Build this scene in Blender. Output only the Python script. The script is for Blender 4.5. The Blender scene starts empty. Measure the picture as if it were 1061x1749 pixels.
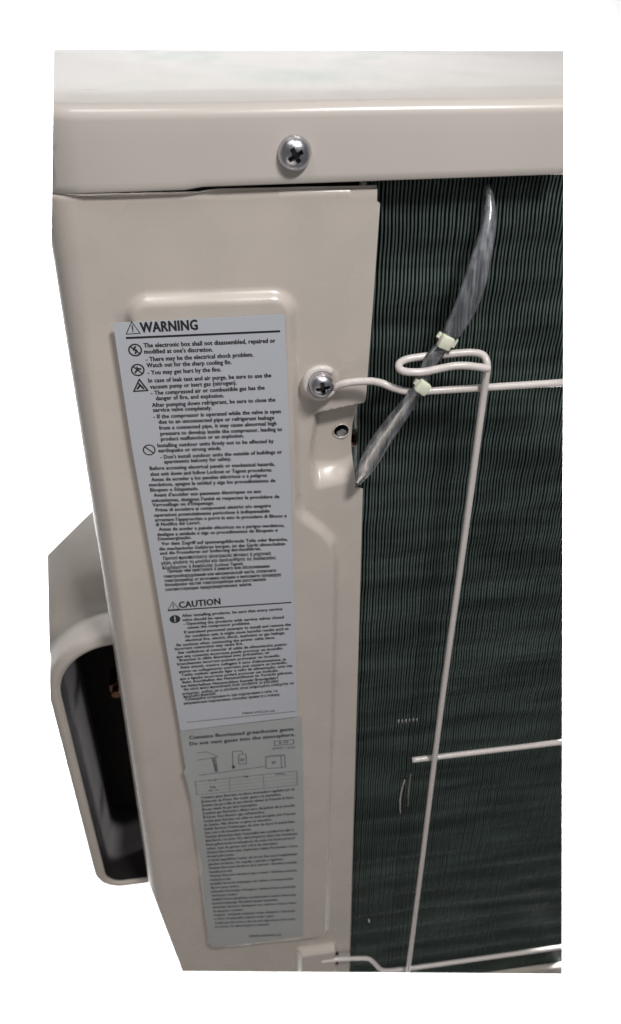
import bpy, bmesh, math, random
import numpy as np
from mathutils import Vector, Matrix
random.seed(7)
MM = 0.001

# ------------------------------------------------------------------ camera
scene = bpy.context.scene
col = scene.collection
cam_data = bpy.data.cameras.new('camera')
cam_data.sensor_fit = 'VERTICAL'; cam_data.sensor_height = 36.0
cam_data.lens = 30.812
cam_data.dof.use_dof = True; cam_data.dof.focus_distance = 0.335; cam_data.dof.aperture_fstop = 17
cam_data.clip_start = 0.01; cam_data.clip_end = 50
cam = bpy.data.objects.new('camera', cam_data); col.objects.link(cam)
Rm = Matrix(((0.991026, 0.081508, -0.105941), (-0.133593, 0.577409, -0.805451), (-0.00448, 0.812376, 0.583116)))
cam.matrix_world = Matrix.Translation(Vector((-36.24, -312.5, 75.2)) * MM) @ Rm.to_4x4()
scene.camera = cam
scene.render.resolution_x = 621; scene.render.resolution_y = 1024

# ------------------------------------------------------------------ world, lamps, exposure
scene.view_settings.view_transform = 'Standard'
scene.view_settings.look = 'None'
scene.view_settings.gamma = 1
scene.view_settings.exposure = 0
world = bpy.data.worlds.new('World'); scene.world = world
world.use_nodes = True
world.node_tree.nodes['Background'].inputs[0].default_value = (0.93, 0.95, 1.0, 1)
world.node_tree.nodes['Background'].inputs[1].default_value = 0.12

def area(name, loc, target, sx, sy, power, colour, spread=180):
    l = bpy.data.lights.new(name, 'AREA'); l.shape = 'RECTANGLE'
    l.size = sx * MM; l.size_y = sy * MM; l.energy = power; l.color = colour
    l.spread = math.radians(spread)
    o = bpy.data.objects.new(name, l); col.objects.link(o)
    o.location = Vector(loc) * MM
    d = (Vector(target) - Vector(loc)).normalized()
    o.rotation_euler = d.to_track_quat('-Z', 'Y').to_euler()
    return o
area('overhead_light', (210, -430, 570), (0, 0, -150), 160, 90, 5.3, (1.0, 0.97, 0.94))
area('overhead_light', (-170, -230, 700), (-80, 0, -160), 260, 200, 1.3, (1.0, 0.98, 0.97))  # added overhead fill that brightens the valve cover, no source seen
area('low_warm_fill', (-230, -620, -560), (-20, 0, -440), 520, 420, 0.75, (1.0, 0.87, 0.74))  # added fill that warms the lower part of the panel
# added lamps, out of view, that whiten the paper behind the unit
area('backdrop_lamp', (-40, 640, 480), (-40, 520, -400), 700, 120, 13, (1, 1, 1), 70)
area('backdrop_lamp', (-40, 420, 640), (-40, 1050, 120), 1100, 100, 4.0, (1, 1, 1), 120)  # also added so the lid top mirrors a brighter sheet
area('backdrop_lamp', (560, 230, -380), (170, 260, -800), 100, 400, 16, (1, 1, 1), 130)
area('backdrop_lamp', (-480, 260, -420), (0, 400, -620), 100, 300, 3, (1, 1, 1), 60)

# ------------------------------------------------------------------ materials
def mat(name, base, rough=0.5, metal=0.0, coat=0.0, trans=0.0, ior=1.45, noise=0.0, nscale=200.0, bump=0.0, bscale=900.0, spec=0.5, detail=6, rvar=True):
    m = bpy.data.materials.new(name); m.use_nodes = True
    nt = m.node_tree; b = nt.nodes['Principled BSDF']
    b.inputs['Base Color'].default_value = (*base, 1)
    b.inputs['Roughness'].default_value = rough
    b.inputs['Metallic'].default_value = metal
    b.inputs['Coat Weight'].default_value = coat
    b.inputs['Coat Roughness'].default_value = 0.12
    b.inputs['Transmission Weight'].default_value = trans
    b.inputs['IOR'].default_value = ior
    b.inputs['Specular IOR Level'].default_value = spec
    tc = nt.nodes.new('ShaderNodeTexCoord')
    if noise > 0:
        n = nt.nodes.new('ShaderNodeTexNoise'); n.inputs['Scale'].default_value = nscale
        n.inputs['Detail'].default_value = detail
        nt.links.new(tc.outputs['Object'], n.inputs['Vector'])
        r = nt.nodes.new('ShaderNodeMapRange')
        r.inputs['From Min'].default_value = 0.3; r.inputs['From Max'].default_value = 0.7
        r.inputs['To Min'].default_value = 1 - noise; r.inputs['To Max'].default_value = 1 + noise
        nt.links.new(n.outputs['Fac'], r.inputs['Value'])
        mx = nt.nodes.new('ShaderNodeVectorMath'); mx.operation = 'MULTIPLY'
        mx.inputs[0].default_value = base
        nt.links.new(r.outputs['Result'], mx.inputs[1])
        nt.links.new(mx.outputs['Vector'], b.inputs['Base Color'])
        r2 = nt.nodes.new('ShaderNodeMapRange')
        r2.inputs['To Min'].default_value = rough * 0.8; r2.inputs['To Max'].default_value = min(1, rough * 1.25)
        nt.links.new(n.outputs['Fac'], r2.inputs['Value'])
        if rvar: nt.links.new(r2.outputs['Result'], b.inputs['Roughness'])
    if bump > 0:
        n2 = nt.nodes.new('ShaderNodeTexNoise'); n2.inputs['Scale'].default_value = bscale
        n2.inputs['Detail'].default_value = 3
        nt.links.new(tc.outputs['Object'], n2.inputs['Vector'])
        bp = nt.nodes.new('ShaderNodeBump'); bp.inputs['Strength'].default_value = bump
        bp.inputs['Distance'].default_value = 0.0002
        nt.links.new(n2.outputs['Fac'], bp.inputs['Height'])
        nt.links.new(bp.outputs['Normal'], b.inputs['Normal'])
    return m
PAINT = (0.57, 0.52, 0.475)
M_panel = mat('cream_paint', PAINT, 0.27, coat=0.5, noise=0.035, nscale=40, detail=3, bump=0.10, bscale=700)
M_lid = mat('cream_paint_lid', (0.57, 0.53, 0.495), 0.27, coat=0.3, noise=0.02, nscale=25, detail=1, rvar=False)
M_wire = mat('wire_coating', (0.68, 0.63, 0.61), 0.33, coat=0.3, noise=0.05, nscale=300, bump=0.2)
M_plast = mat('cream_plastic', (0.50, 0.46, 0.42), 0.5, noise=0.04, nscale=80, bump=0.25, bscale=1500)
M_dark = mat('back_shade', (0.008, 0.007, 0.007), 0.9, noise=0.4, nscale=120, bump=0.6, bscale=300, spec=0.2)  # near-black colour holds the shade at the back of the valve cover
M_shadow = mat('shade_sheet', (0.012, 0.012, 0.012), 0.8, spec=0.2)  # near-black, stands in for shade behind panel, lid and fins
M_brass = mat('brass', (0.35, 0.17, 0.08), 0.35, metal=1.0)
M_copper = mat('copper', (0.16, 0.09, 0.06), 0.4, metal=1.0)
M_zinc = mat('zinc_steel', (0.62, 0.62, 0.66), 0.3, metal=1.0, noise=0.12, nscale=500, bump=0.3, bscale=1500)
M_recess_shade = mat('recess_shade_steel', (0.10, 0.10, 0.11), 0.4, metal=1.0)  # dark tone puts the shade of the screw recess into the colour
M_label = mat('sticker_film', (0.52, 0.545, 0.60), 0.34, noise=0.02, nscale=50, bump=0.12, bscale=400)
M_label2 = mat('thin_sticker_film', (0.43, 0.445, 0.455), 0.2, coat=0.5, noise=0.05, nscale=40, bump=0.25, bscale=150)
M_ink = mat('black_ink', (0.016, 0.016, 0.02), 0.45)
M_ink2 = mat('grey_ink', (0.045, 0.052, 0.062), 0.45)
M_tie = mat('nylon', (0.80, 0.82, 0.68), 0.4, noise=0.04, nscale=300)
M_tie.node_tree.nodes['Principled BSDF'].inputs['Subsurface Weight'].default_value = 0.25
M_tie.node_tree.nodes['Principled BSDF'].inputs['Subsurface Scale'].default_value = 0.001
def film():
    # thin clear plastic: mostly see-through, mirror-like towards its edges, a little milky
    m = bpy.data.materials.new('clear_plastic'); m.use_nodes = True; nt = m.node_tree
    nt.nodes.clear(); N = nt.nodes.new; L = nt.links.new
    out = N('ShaderNodeOutputMaterial'); tr = N('ShaderNodeBsdfTransparent'); tr.inputs[0].default_value = (0.90, 0.91, 0.93, 1)
    gl = N('ShaderNodeBsdfGlossy'); gl.inputs['Roughness'].default_value = 0.2
    df = N('ShaderNodeBsdfDiffuse'); df.inputs[0].default_value = (0.72, 0.74, 0.82, 1)
    tc = N('ShaderNodeTexCoord'); mp = N('ShaderNodeMapping'); mp.inputs['Rotation'].default_value = (0, math.radians(25), 0); mp.inputs['Scale'].default_value = (420, 300, 40)
    no = N('ShaderNodeTexNoise'); no.inputs['Scale'].default_value = 1.0; no.inputs['Detail'].default_value = 3
    L(tc.outputs['Object'], mp.inputs[0]); L(mp.outputs[0], no.inputs['Vector'])
    bp = N('ShaderNodeBump'); bp.inputs['Strength'].default_value = 0.4; bp.inputs['Distance'].default_value = 0.0006
    L(no.outputs['Fac'], bp.inputs['Height']); L(bp.outputs[0], gl.inputs['Normal'])
    fr = N('ShaderNodeLayerWeight'); fr.inputs['Blend'].default_value = 0.45; L(bp.outputs[0], fr.inputs['Normal'])
    m1 = N('ShaderNodeMixShader'); m2 = N('ShaderNodeMixShader')
    r = N('ShaderNodeMapRange'); r.inputs['From Min'].default_value = 0.45; r.inputs['From Max'].default_value = 0.75; r.inputs['To Min'].default_value = 0.07; r.inputs['To Max'].default_value = 0.36
    L(no.outputs['Fac'], r.inputs['Value']); L(r.outputs[0], m1.inputs[0]); L(tr.outputs[0], m1.inputs[1]); L(df.outputs[0], m1.inputs[2])
    L(fr.outputs['Fresnel'], m2.inputs[0]); L(m1.outputs[0], m2.inputs[1]); L(gl.outputs[0], m2.inputs[2])
    L(m2.outputs[0], out.inputs[0]); return m
M_tube = film()
M_cavity_shade = mat('cavity_shade', (0.018, 0.016, 0.016), 0.8, noise=0.2, nscale=90, spec=0.2)  # near-black colour holds the shade on the valve cover's inner wall
M_paper = mat('white_paper', (0.88, 0.88, 0.88), 0.9)

def fin_material():
    m = mat('coated_fins', (0.05, 0.075, 0.068), 0.42, metal=0.25)
    nt = m.node_tree; b = nt.nodes['Principled BSDF']
    tc = nt.nodes.new('ShaderNodeTexCoord')
    mp = nt.nodes.new('ShaderNodeMapping'); mp.inputs['Scale'].default_value = (14, 14, 95)  # horizontal bands: uneven shading along the fins, put into the colour
    n = nt.nodes.new('ShaderNodeTexNoise'); n.inputs['Scale'].default_value = 1.0; n.inputs['Detail'].default_value = 5
    nt.links.new(tc.outputs['Object'], mp.inputs['Vector']); nt.links.new(mp.outputs['Vector'], n.inputs['Vector'])
    cr = nt.nodes.new('ShaderNodeValToRGB')
    cr.color_ramp.elements[0].position = 0.36; cr.color_ramp.elements[0].color = (0.052, 0.072, 0.066, 1)
    cr.color_ramp.elements[1].position = 0.68; cr.color_ramp.elements[1].color = (0.12, 0.165, 0.15, 1)
    nt.links.new(n.outputs['Fac'], cr.inputs['Fac']); nt.links.new(cr.outputs['Color'], b.inputs['Base Color'])
    return m
M_fin = fin_material()
def mottle_lid():
    # faint greenish and grey mottling on the top of the lid
    nt = M_lid.node_tree; b = nt.nodes['Principled BSDF']
    tc = nt.nodes.new('ShaderNodeTexCoord')
    n = nt.nodes.new('ShaderNodeTexNoise'); n.inputs['Scale'].default_value = 30; n.inputs['Detail'].default_value = 0.8
    nt.links.new(tc.outputs['Object'], n.inputs['Vector'])
    cr = nt.nodes.new('ShaderNodeValToRGB')
    cr.color_ramp.interpolation = 'EASE'; cr.color_ramp.elements[0].position = 0.48; cr.color_ramp.elements[0].color = (0, 0, 0, 1)
    cr.color_ramp.elements[1].position = 0.78; cr.color_ramp.elements[1].color = (1, 1, 1, 1)
    nt.links.new(n.outputs['Fac'], cr.inputs['Fac'])
    sep = nt.nodes.new('ShaderNodeSeparateXYZ'); nt.links.new(tc.outputs['Object'], sep.inputs[0])
    mr = nt.nodes.new('ShaderNodeMapRange'); mr.inputs['From Min'].default_value = 0.018; mr.inputs['From Max'].default_value = 0.035
    nt.links.new(sep.outputs['Y'], mr.inputs['Value'])
    mu = nt.nodes.new('ShaderNodeMath'); mu.operation = 'MULTIPLY'
    nt.links.new(cr.outputs['Color'], mu.inputs[0]); nt.links.new(mr.outputs['Result'], mu.inputs[1])
    mix = nt.nodes.new('ShaderNodeMix'); mix.data_type = 'RGBA'
    old = b.inputs['Base Color'].links[0].from_socket
    nt.links.new(mu.outputs[0], mix.inputs[0]); nt.links.new(old, mix.inputs[6])
    mix.inputs[7].default_value = (0.40, 0.44, 0.38, 1)
    nt.links.new(mix.outputs[2], b.inputs['Base Color'])
mottle_lid()

# ------------------------------------------------------------------ helpers
def link(name, me, m, parent=None, smooth=True):
    o = bpy.data.objects.new(name, me); col.objects.link(o)
    if m: me.materials.append(m)
    if parent: o.parent = parent
    if smooth:
        for p in me.polygons: p.use_smooth = True
    return o
def from_bm(name, bm, m, parent=None, smooth=True, cuts=()):
    for (c, n) in cuts:
        geom = bm.verts[:] + bm.edges[:] + bm.faces[:]
        r = bmesh.ops.bisect_plane(bm, geom=geom, plane_co=Vector(c) * MM, plane_no=Vector(n), clear_outer=True, dist=1e-7)
        ed = [e for e in r['geom_cut'] if isinstance(e, bmesh.types.BMEdge)]
        if ed: bmesh.ops.triangle_fill(bm, use_beauty=True, edges=ed, use_dissolve=False)
    me = bpy.data.meshes.new(name); bm.to_mesh(me); bm.free()
    return link(name, me, m, parent, smooth)
def sharp(o, deg=40):
    o.data.set_sharp_from_angle(angle=math.radians(deg))
    return o
def grid_bm(P):                       # P: (rows, cols, 3) mm
    r, c, _ = P.shape
    bm = bmesh.new()
    vs = [bm.verts.new(Vector(p) * MM) for p in P.reshape(-1, 3)]
    for i in range(r - 1):
        for j in range(c - 1):
            bm.faces.new((vs[i*c+j], vs[(i+1)*c+j], vs[(i+1)*c+j+1], vs[i*c+j+1]))
    return bm, vs
def smooth_path(pts, n=6):
    P = [Vector(p) for p in pts]; out = []
    for i in range(len(P) - 1):
        p0 = P[max(i-1, 0)]; p1 = P[i]; p2 = P[i+1]; p3 = P[min(i+2, len(P)-1)]
        for k in range(n):
            t = k / n
            out.append(0.5 * ((2*p1) + (p2-p0)*t + (2*p0-5*p1+4*p2-p3)*t*t + (3*p1-p0-3*p2+p3)*t**3))
    out.append(P[-1]); return out
def tube_bm(bm, pts, rad, seg=14, flat=None, caps=True):
    """sweep a ring along pts; rad is a number or list; flat = list of thickness ratios"""
    n = len(pts); pts = [Vector(p) for p in pts]
    rings = []; up = Vector((0, -1, 0))
    for i, p in enumerate(pts):
        t = (pts[min(i+1, n-1)] - pts[max(i-1, 0)]).normalized()
        a = up - t * up.dot(t)
        if a.length < 0.05: a = Vector((0, 0, 1)) - t * t.z
        a.normalize(); b = t.cross(a); up = a
        r = rad[i] if hasattr(rad, '__len__') else rad
        f = flat[i] if flat else 1
        rings.append([bm.verts.new((p + a * (r*f*math.cos(q)) + b * (r*math.sin(q))) * MM)
                      for q in [2*math.pi*k/seg for k in range(seg)]])
    for i in range(n-1):
        for k in range(seg):
            bm.faces.new((rings[i][k], rings[i+1][k], rings[i+1][(k+1) % seg], rings[i][(k+1) % seg]))
    if caps:
        bm.faces.new(rings[0]); bm.faces.new(rings[-1][::-1])
def recalc(bm): bmesh.ops.recalc_face_normals(bm, faces=bm.faces[:])
def box_bm(bm, x0, x1, y0, y1, z0, z1, bevel=0, rot=None, seg=2):
    g = bmesh.ops.create_cube(bm, size=1)['verts']
    c = Vector(((x0+x1)/2, (y0+y1)/2, (z0+z1)/2))
    for v in g:
        v.co = Vector((v.co.x*(x1-x0), v.co.y*(y1-y0), v.co.z*(z1-z0)))
    if rot:
        for v in g: v.co = rot @ v.co
    for v in g: v.co = (v.co + c) * MM
    if bevel:
        e = list({e for v in g for e in v.link_edges})
        bmesh.ops.bevel(bm, geom=e, offset=bevel*MM, segments=seg, affect='EDGES', profile=0.5)
def thicken(bm, t):                   # closes a sheet into a solid, inwards
    recalc_dir = bm.faces[:]
    bmesh.ops.solidify(bm, geom=recalc_dir, thickness=t*MM)

# ------------------------------------------------------------------ section planes (only this corner of the unit stands here)
WARNING_LINES = [
    ('The electronic box shall not disassembled, repaired or', -58.24, -65.18, -8.86, -66.40),
    ("modified at one's discretion.", -58.34, -67.67, -32.74, -68.50),
    ('- There may be the electrical shock problem.', -58.09, -70.89, -17.50, -71.60),
    ('Watch out for the sharp cooling fin.', -58.05, -73.37, -26.03, -74.21),
    ('- You may get hurt by the fins.', -58.08, -76.42, -30.15, -77.00),
    ('In case of leak test and air purge, be sure to use the', -58.15, -79.79, -10.89, -80.93),
    ('vacuum pump or inert gas (nitrogen).', -57.82, -82.51, -24.47, -83.11),
    ('- The compressed air or combustible gas has the', -57.79, -85.17, -13.67, -86.07),
    ('danger of fire, and explosion.', -56.14, -87.61, -29.77, -88.37),
    ('After pumping down refrigerant, be sure to close the', -57.92, -90.46, -9.57, -91.75),
    ('service valve completely.', -57.78, -92.68, -34.87, -93.51),
    ('- If the compressor is operated while the valve is open', -57.97, -95.64, -7.52, -97.16),
    ('due to an unconnected pipe or refrigerant leakage', -56.16, -98.18, -10.27, -99.83),
    ('from a connected pipe, it may cause abnormal high', -56.25, -100.90, -9.40, -102.58),
    ('pressure to develop inside the compressor, leading to', -56.06, -103.51, -7.25, -105.46),
    ('product malfunction or an explosion.', -56.12, -106.04, -22.87, -107.21),
    ('Installing outdoor units firmly not to be effected by', -57.75, -108.93, -10.79, -110.81),
    ('earthquake or strong winds.', -57.67, -111.37, -32.27, -112.38),
    ("- Don't install outdoor units the outside of buildings or", -57.19, -114.49, -7.50, -116.28),
    ('apartments balcony for safety.', -55.89, -116.84, -28.52, -117.82),
    ('Before accessing electrical panels or mechanical hazards,', -62.03, -119.54, -10.64, -121.97),
    ('shut unit down and follow Lockout or Tagout procedures.', -62.01, -122.36, -11.86, -124.72),
    ('Antes de acceder a los paneles eléctricos o a peligros', -61.98, -125.06, -14.17, -127.24),
    ('mecánicos, apague la unidad y siga los procedimientos de', -63.10, -127.50, -10.67, -130.23),
    ('Bloqueo o Etiquetado.', -63.00, -130.16, -43.01, -131.25),
    ("Avant d'accéder aux panneaux électriques ou aux", -61.84, -132.87, -16.84, -135.14),
    ("mécanismes, éteignez l'unité et respectez la procédure de", -62.92, -135.46, -9.18, -138.61),
    ("Verrouillage ou d'Étiquetage.", -62.90, -137.77, -37.18, -139.22),
    ('Prima di accedere ai componenti elettrici e/o eseguire', -61.86, -140.53, -12.97, -143.03),
    ('operazioni potenzialmente pericolose è indispensabile', -62.81, -143.12, -13.62, -145.77),
    ("arrestare l'apparecchio e porre in atto le procedure di Blocco e", -62.67, -145.66, -6.28, -149.08),
    ('di Notifica dei Lavori.', -62.66, -148.05, -43.71, -148.97),
    ('Antes de aceder a painéis eléctricos ou a perigos mecânicos,', -61.58, -150.73, -7.31, -154.19),
    ('desligue a unidade e siga os procedimentos de Bloqueio e', -62.55, -153.48, -10.41, -156.51),
    ('Desenergização.', -62.45, -155.85, -48.12, -156.50),
    ('Vor dem Zugriff auf spannungsführende Teile oder Bereiche,', -61.29, -158.61, -6.05, -162.04),
    ('die mechanische Gefahren bergen, ist das Gerät abzuschalten', -62.48, -161.40, -7.18, -164.44),
    ('und die Prozeduren zur Isolierung durchzuführen.', -62.38, -163.82, -17.99, -165.98),
    ('Προτού προσπελάσετε ηλεκτρικούς πίνακες ή μηχανικά', -61.29, -166.83, -13.79, -169.17),
    ('μέρη, κλείστε τη μονάδα και ακολουθήστε τις διαδικασίες', -62.39, -169.33, -11.55, -171.90),
    ('Κλειδώματος ή Ασφάλισης (Lockout Tagout).', -62.18, -172.10, -26.24, -173.59),
    ('Прежде чем приступать к ремонту или обслуживанию', -60.14, -174.27, -14.53, -176.49),
    ('электрооборудования или механической части, отключите', -62.19, -177.10, -11.76, -179.34),
    ('электроприбор от источника питания и выполните процедуру', -62.09, -179.64, -9.40, -181.98),
    ('блокировки частей электроприбора или расстановки', -62.13, -182.09, -16.61, -184.01),
    ('соответствующих предупредительных знаков.', -62.19, -184.84, -22.96, -186.23),
]
CAUTION_LINES = [
    ('After installing products, be sure that every service', -56.15, -201.50, -9.36, -203.03),
    ('valve should be open.', -56.20, -204.18, -36.61, -204.93),
    ('- Operating the products with service valves closed', -55.98, -206.74, -8.82, -208.36),
    ('causes the compressor problems.', -54.45, -209.23, -24.82, -210.13),
    ('If untrained personnel attempts to install and remove the', -56.12, -212.02, -5.48, -213.51),
    ('Air condition unit, it might cause harmful results such as', -56.03, -214.71, -6.66, -216.05),
    ('electrical fire, electric shock, explosion or gas leakage.', -56.06, -217.23, -8.38, -218.55),
    ('Be cautious when connecting the power cable since', -60.41, -219.82, -13.67, -221.04),
    ('incorrect connection may cause fire.', -61.48, -222.23, -28.93, -222.95),
    ('Sea cuidadoso al conectar el cable de alimentación puesto', -60.22, -224.88, -7.73, -226.26),
    ('que una conexión incorrecta puede provocar un incendio.', -61.25, -227.51, -9.62, -228.71),
    ('Branchez le câble électrique avec précaution, un', -60.03, -230.01, -16.46, -230.68),
    ('branchement incorrect pouvant provoquer un incendie.', -61.25, -232.47, -11.30, -233.46),
    ("State attenti, mentre collegate il cavo d'alimentazione, in", -60.01, -234.91, -8.42, -236.43),
    ('quanto un collegamento scorretto può causare un incendio.', -61.06, -237.71, -7.78, -238.72),
    ('Tenha cuidado quando ligar o cabo de alimentação, uma vez', -59.94, -240.17, -5.28, -241.29),
    ('que a ligação incorrecta poderá provocar um incêndio.', -60.98, -242.73, -12.25, -243.70),
    ('Beim Anschließen des Netzanschlusses ist Vorsicht geboten,', -59.86, -245.32, -5.15, -246.17),
    ('bei fehlerhaftem Netzanschluss besteht Brandgefahr!', -60.78, -247.92, -12.66, -248.93),
    ('Να είστε πολύ προσεκτικοί όταν συνδέετε το καλώδιο', -59.64, -250.46, -12.45, -251.24),
    ('ρεύματος, καθώς αν η σύνδεση είναι εσφαλμένη ενδέχεται να', -60.58, -253.39, -4.71, -253.86),
    ('προκληθεί πυρκαγιά.', -60.30, -255.63, -44.09, -255.56),
    ('Соблюдайте осторожность при подключении к сети, т.к.', -59.66, -257.74, -12.77, -258.20),
    ('неправильное подключение способно привести к пожару.', -60.52, -260.44, -11.78, -261.09),
]
CODE_LINE = [
    ('DB68-09922F-00', -31.73, -272.31, -14.95, -273.02),
]
GAS_TITLE = [
    ('Contains fluorinated greenhouse gases.', -60.09, -286.61, -4.78, -288.49),
    ('Do not vent gases into the atmosphere.', -60.23, -291.52, -4.71, -293.04),
]
GAS_NOTES = [
    ('R-32', -13.22, -298.58, -8.37, -298.53),
    ('(GWP = 675)', -17.04, -302.49, -4.87, -303.55),
    ('kg', -33.37, -323.06, -30.98, -323.26),
    ('tCO2eq', -16.08, -324.42, -10.50, -324.83),
    ('① + ②', -52.77, -323.59, -48.43, -323.57),
    ('kg', -52.14, -328.89, -49.38, -329.04),
    ('① =', -53.37, -331.92, -48.27, -332.15),
]
GAS_LINES = [
    ('Contiene gases fluorados de efecto invernadero regulados por el', -57.85, -337.36, -5.94, -339.15),
    ('Protocolo de Kioto. No emitir gases a la atmósfera.', -57.88, -340.87, -13.22, -342.53),
    ('Contient des gaz à effet de serre fluorés relevant du Protocole de Kyoto.', -57.91, -344.41, -5.94, -346.50),
    ("Ne pas rejeter les gaz dans l'atmosphère.", -57.95, -347.95, -27.02, -349.31),
    ('Contiene gas fluorurati a effetto serra disciplinati dal protocollo', -57.98, -351.55, -5.68, -354.00),
    ("di Kyoto. Non liberare i gas nell'atmosfera.", -58.02, -355.17, -23.12, -356.91),
    ('Contém gases fluorados com efeito de estufa abrangidos pelo Protocolo', -58.05, -358.83, -5.42, -361.62),
    ('de Quioto. Não libertar os gases na atmosfera.', -58.09, -362.52, -19.14, -364.72),
    ('Enthält fluorierte Treibhausgase, die unter das Kyoto-Protokoll fallen.', -58.13, -366.24, -5.79, -369.35),
    ('Gase nicht in die Atmosphäre ablassen.', -58.16, -369.97, -31.43, -371.65),
    ('Περιέχει φθοριούχα αέρια θερμοκηπίου που καλύπτονται από το', -58.20, -373.75, -6.54, -377.20),
    ('πρωτόκολλο του Κιότο. Μην απελευθερώνετε αέρια στην ατμόσφαιρα.', -58.24, -377.57, -4.43, -381.32),
    ('Bevat gefluoreerde broeikasgassen die onder het Kyoto-protocol', -58.27, -381.42, -6.15, -385.22),
    ('vallen. Laat de gassen niet vrij in de atmosfeer.', -58.31, -385.31, -16.00, -388.53),
    ('Zawiera fluorowane gazy cieplarniane objęte Protokołem z Kioto.', -58.35, -389.20, -4.33, -393.54),
    ('Nie uwalniać gazów do atmosfery.', -58.39, -393.16, -42.58, -394.49),
    ('A Kiotói Jegyzőkönyv hatálya alá tartozó fluorozott üvegházhatású', -58.42, -397.15, -4.96, -401.81),
    ('gázokat tartalmaz. Ne engedje a gázokat a légkörbe.', -58.46, -401.17, -13.55, -405.25),
    ('Obsahuje fluorované skleníkové plyny zahrnuté v Kjótském protokolu.', -58.50, -405.23, -4.94, -410.29),
    ('Nevypouštějte plyny do ovzduší.', -58.54, -409.33, -44.78, -410.67),
    ('Obsahuje fluórované skleníkové plyny uvedené v Kjótskom protokole.', -58.58, -413.45, -5.19, -418.88),
    ('Nevypúšťajte plyny do ovzdušia.', -58.62, -417.62, -46.04, -418.95),
    ('Innehåller fluorerade växthusgaser som omfattas av Kyotoprotokollet.', -58.66, -421.83, -7.33, -427.44),
    ('Släpp inte ut gaserna i atmosfären.', -58.71, -426.08, -41.24, -428.06),
    ('Indeholder fluorholdige drivhusgasser omfattet af Kyoto-protokollen.', -58.75, -430.37, -6.11, -436.50),
    ('Udled ikke gasserne i atmosfæren.', -58.79, -434.68, -43.03, -436.58),
    ('Sisältää Kioton pöytäkirjan soveltamisalaan kuuluvia fluorattuja', -58.83, -439.05, -6.38, -445.59),
    ('kasvihuonekaasuja. Älä päästä kaasuja ilmakehään.', -58.87, -443.46, -17.71, -448.75),
    ('Inneholder fluoriserte klimagasser som omfattes av Kyoto-avtalen.', -58.92, -447.91, -6.10, -454.89),
    ('Ikke slipp gassene ut i atmosfæren.', -58.96, -452.41, -40.44, -454.92),
    ('Съдържа флуорирани парникови газове, обхванати от Протокола', -59.01, -456.95, -7.35, -464.19),
    ('от Киото. Не изпускайте газовете в атмосферата.', -59.05, -461.50, -20.85, -467.04),
    ('Conține gaze fluorurate cu efect de seră reglementate de Protocolul', -59.09, -466.13, -7.49, -473.80),
    ('de la Kyoto. Nu eliberați gazele în atmosferă.', -59.14, -470.80, -24.21, -476.14),
    ('DB68-04694A-01', -37.66, -487.41, -17.09, -490.94),
]
TITLES = [(-58.67, -58.06), (-37.77, -58.22), (-56.96, -194.85), (-38.1, -194.83)]
RULES = [(-64.05, -61.79), (-7.19, -62.74), (-62.1, -197.57), (-5.28, -199.58), (-60.01, -274.66), (-4.47, -275.0)]
ICONS = [(-61.64, -66.8), (-61.64, -75.04), (-61.54, -81.76), (-61.28, -110.71), (-59.63, -203.25), (-61.56, -58.11), (-59.66, -195.06)]
HOUSE1 = [(-57.18, -299.29), (-51.93, -299.31), (-46.29, -304.28)]
HOUSE2 = [(-57.3, -305.24), (-48.8, -304.73)]
HOUSE3 = [(-49.49, -304.61), (-48.31, -316.45), (-47.2, -315.86), (-47.71, -304.37)]
GROUND = [(-57.24, -317.91), (-21.1, -316.72)]
POLE = [(-38.86, -315.86), (-38.47, -301.27), (-33.39, -301.69), (-33.16, -304.12)]
DEV = [(-35.32, -304.63), (-31.39, -304.42), (-31.42, -312.69), (-35.5, -312.31), (-35.32, -304.63)]
DROP = [(-38.55, -314.24), (-33.54, -308.99), (-16.67, -314.12)]
UNITBOX = [(-20.84, -308.96), (-12.55, -309.27), (-12.43, -319.36), (-20.95, -318.44), (-20.84, -308.96), (-18.65, -308.01), (-10.59, -308.83), (-10.38, -319.15), (-12.44, -319.47), (-12.55, -309.27), (-10.59, -308.83)]
TABLE = [(-59.93, -322.87), (-4.06, -323.68), (-4.0, -335.88), (-59.99, -334.44), (-59.93, -322.87)]
TV = [(-41.37, -323.12), (-41.55, -334.91), (-22.8, -323.34), (-22.64, -335.43)]
RBOX = [(-15.8, -296.76), (-5.48, -297.18), (-5.54, -300.62), (-15.76, -300.32), (-15.8, -296.76)]
BRACK = [(-56.3, -340.55), (-57.5, -340.71), (-57.82, -356.03)]
LAB1 = [(-68.37, -55.61), (-5.04, -56.05), (-4.28, -97.02), (-4.09, -140.04), (-3.42, -196.17), (-3.32, -227.22), (-3.14, -278.86), (-64.14, -280.03), (-66.26, -172.03), (-67.98, -108.06)]
LAB2 = [(-63.88, -280.52), (-1.0, -281.01), (-0.56, -369.15), (-2.49, -495.52), (-59.08, -495.96), (-64.78, -489.36), (-58.45, -411.48), (-62.86, -409.27), (-63.37, -343.41)]
SC2 = [(9.07, -85.43)]
EYE = [(14.54, -82.48), (9.17, -79.81), (4.52, -81.76), (2.39, -87.26), (4.47, -93.44), (9.69, -95.7), (14.92, -93.97), (18.65, -88.98)]
HOLE5 = [(19.39, -115.14), (24.08, -121.06), (25.41, -133.14), (23.77, -108.09), (9.32, -104.14), (26.59, -101.89), (9.35, -130.18), (25.79, -137.78)]
CUT_RIGHT = ((-36.24, -312.50, 75.20), (0.92284, -0.35222, 0.15588))
CUT_TOP = ((-36.24, -312.50, 75.20), (0.02573, 0.13484, 0.99053))
CUT_LEFT = ((-36.24, -312.50, 75.20), (-0.97872, -0.09623, 0.18124))
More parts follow.
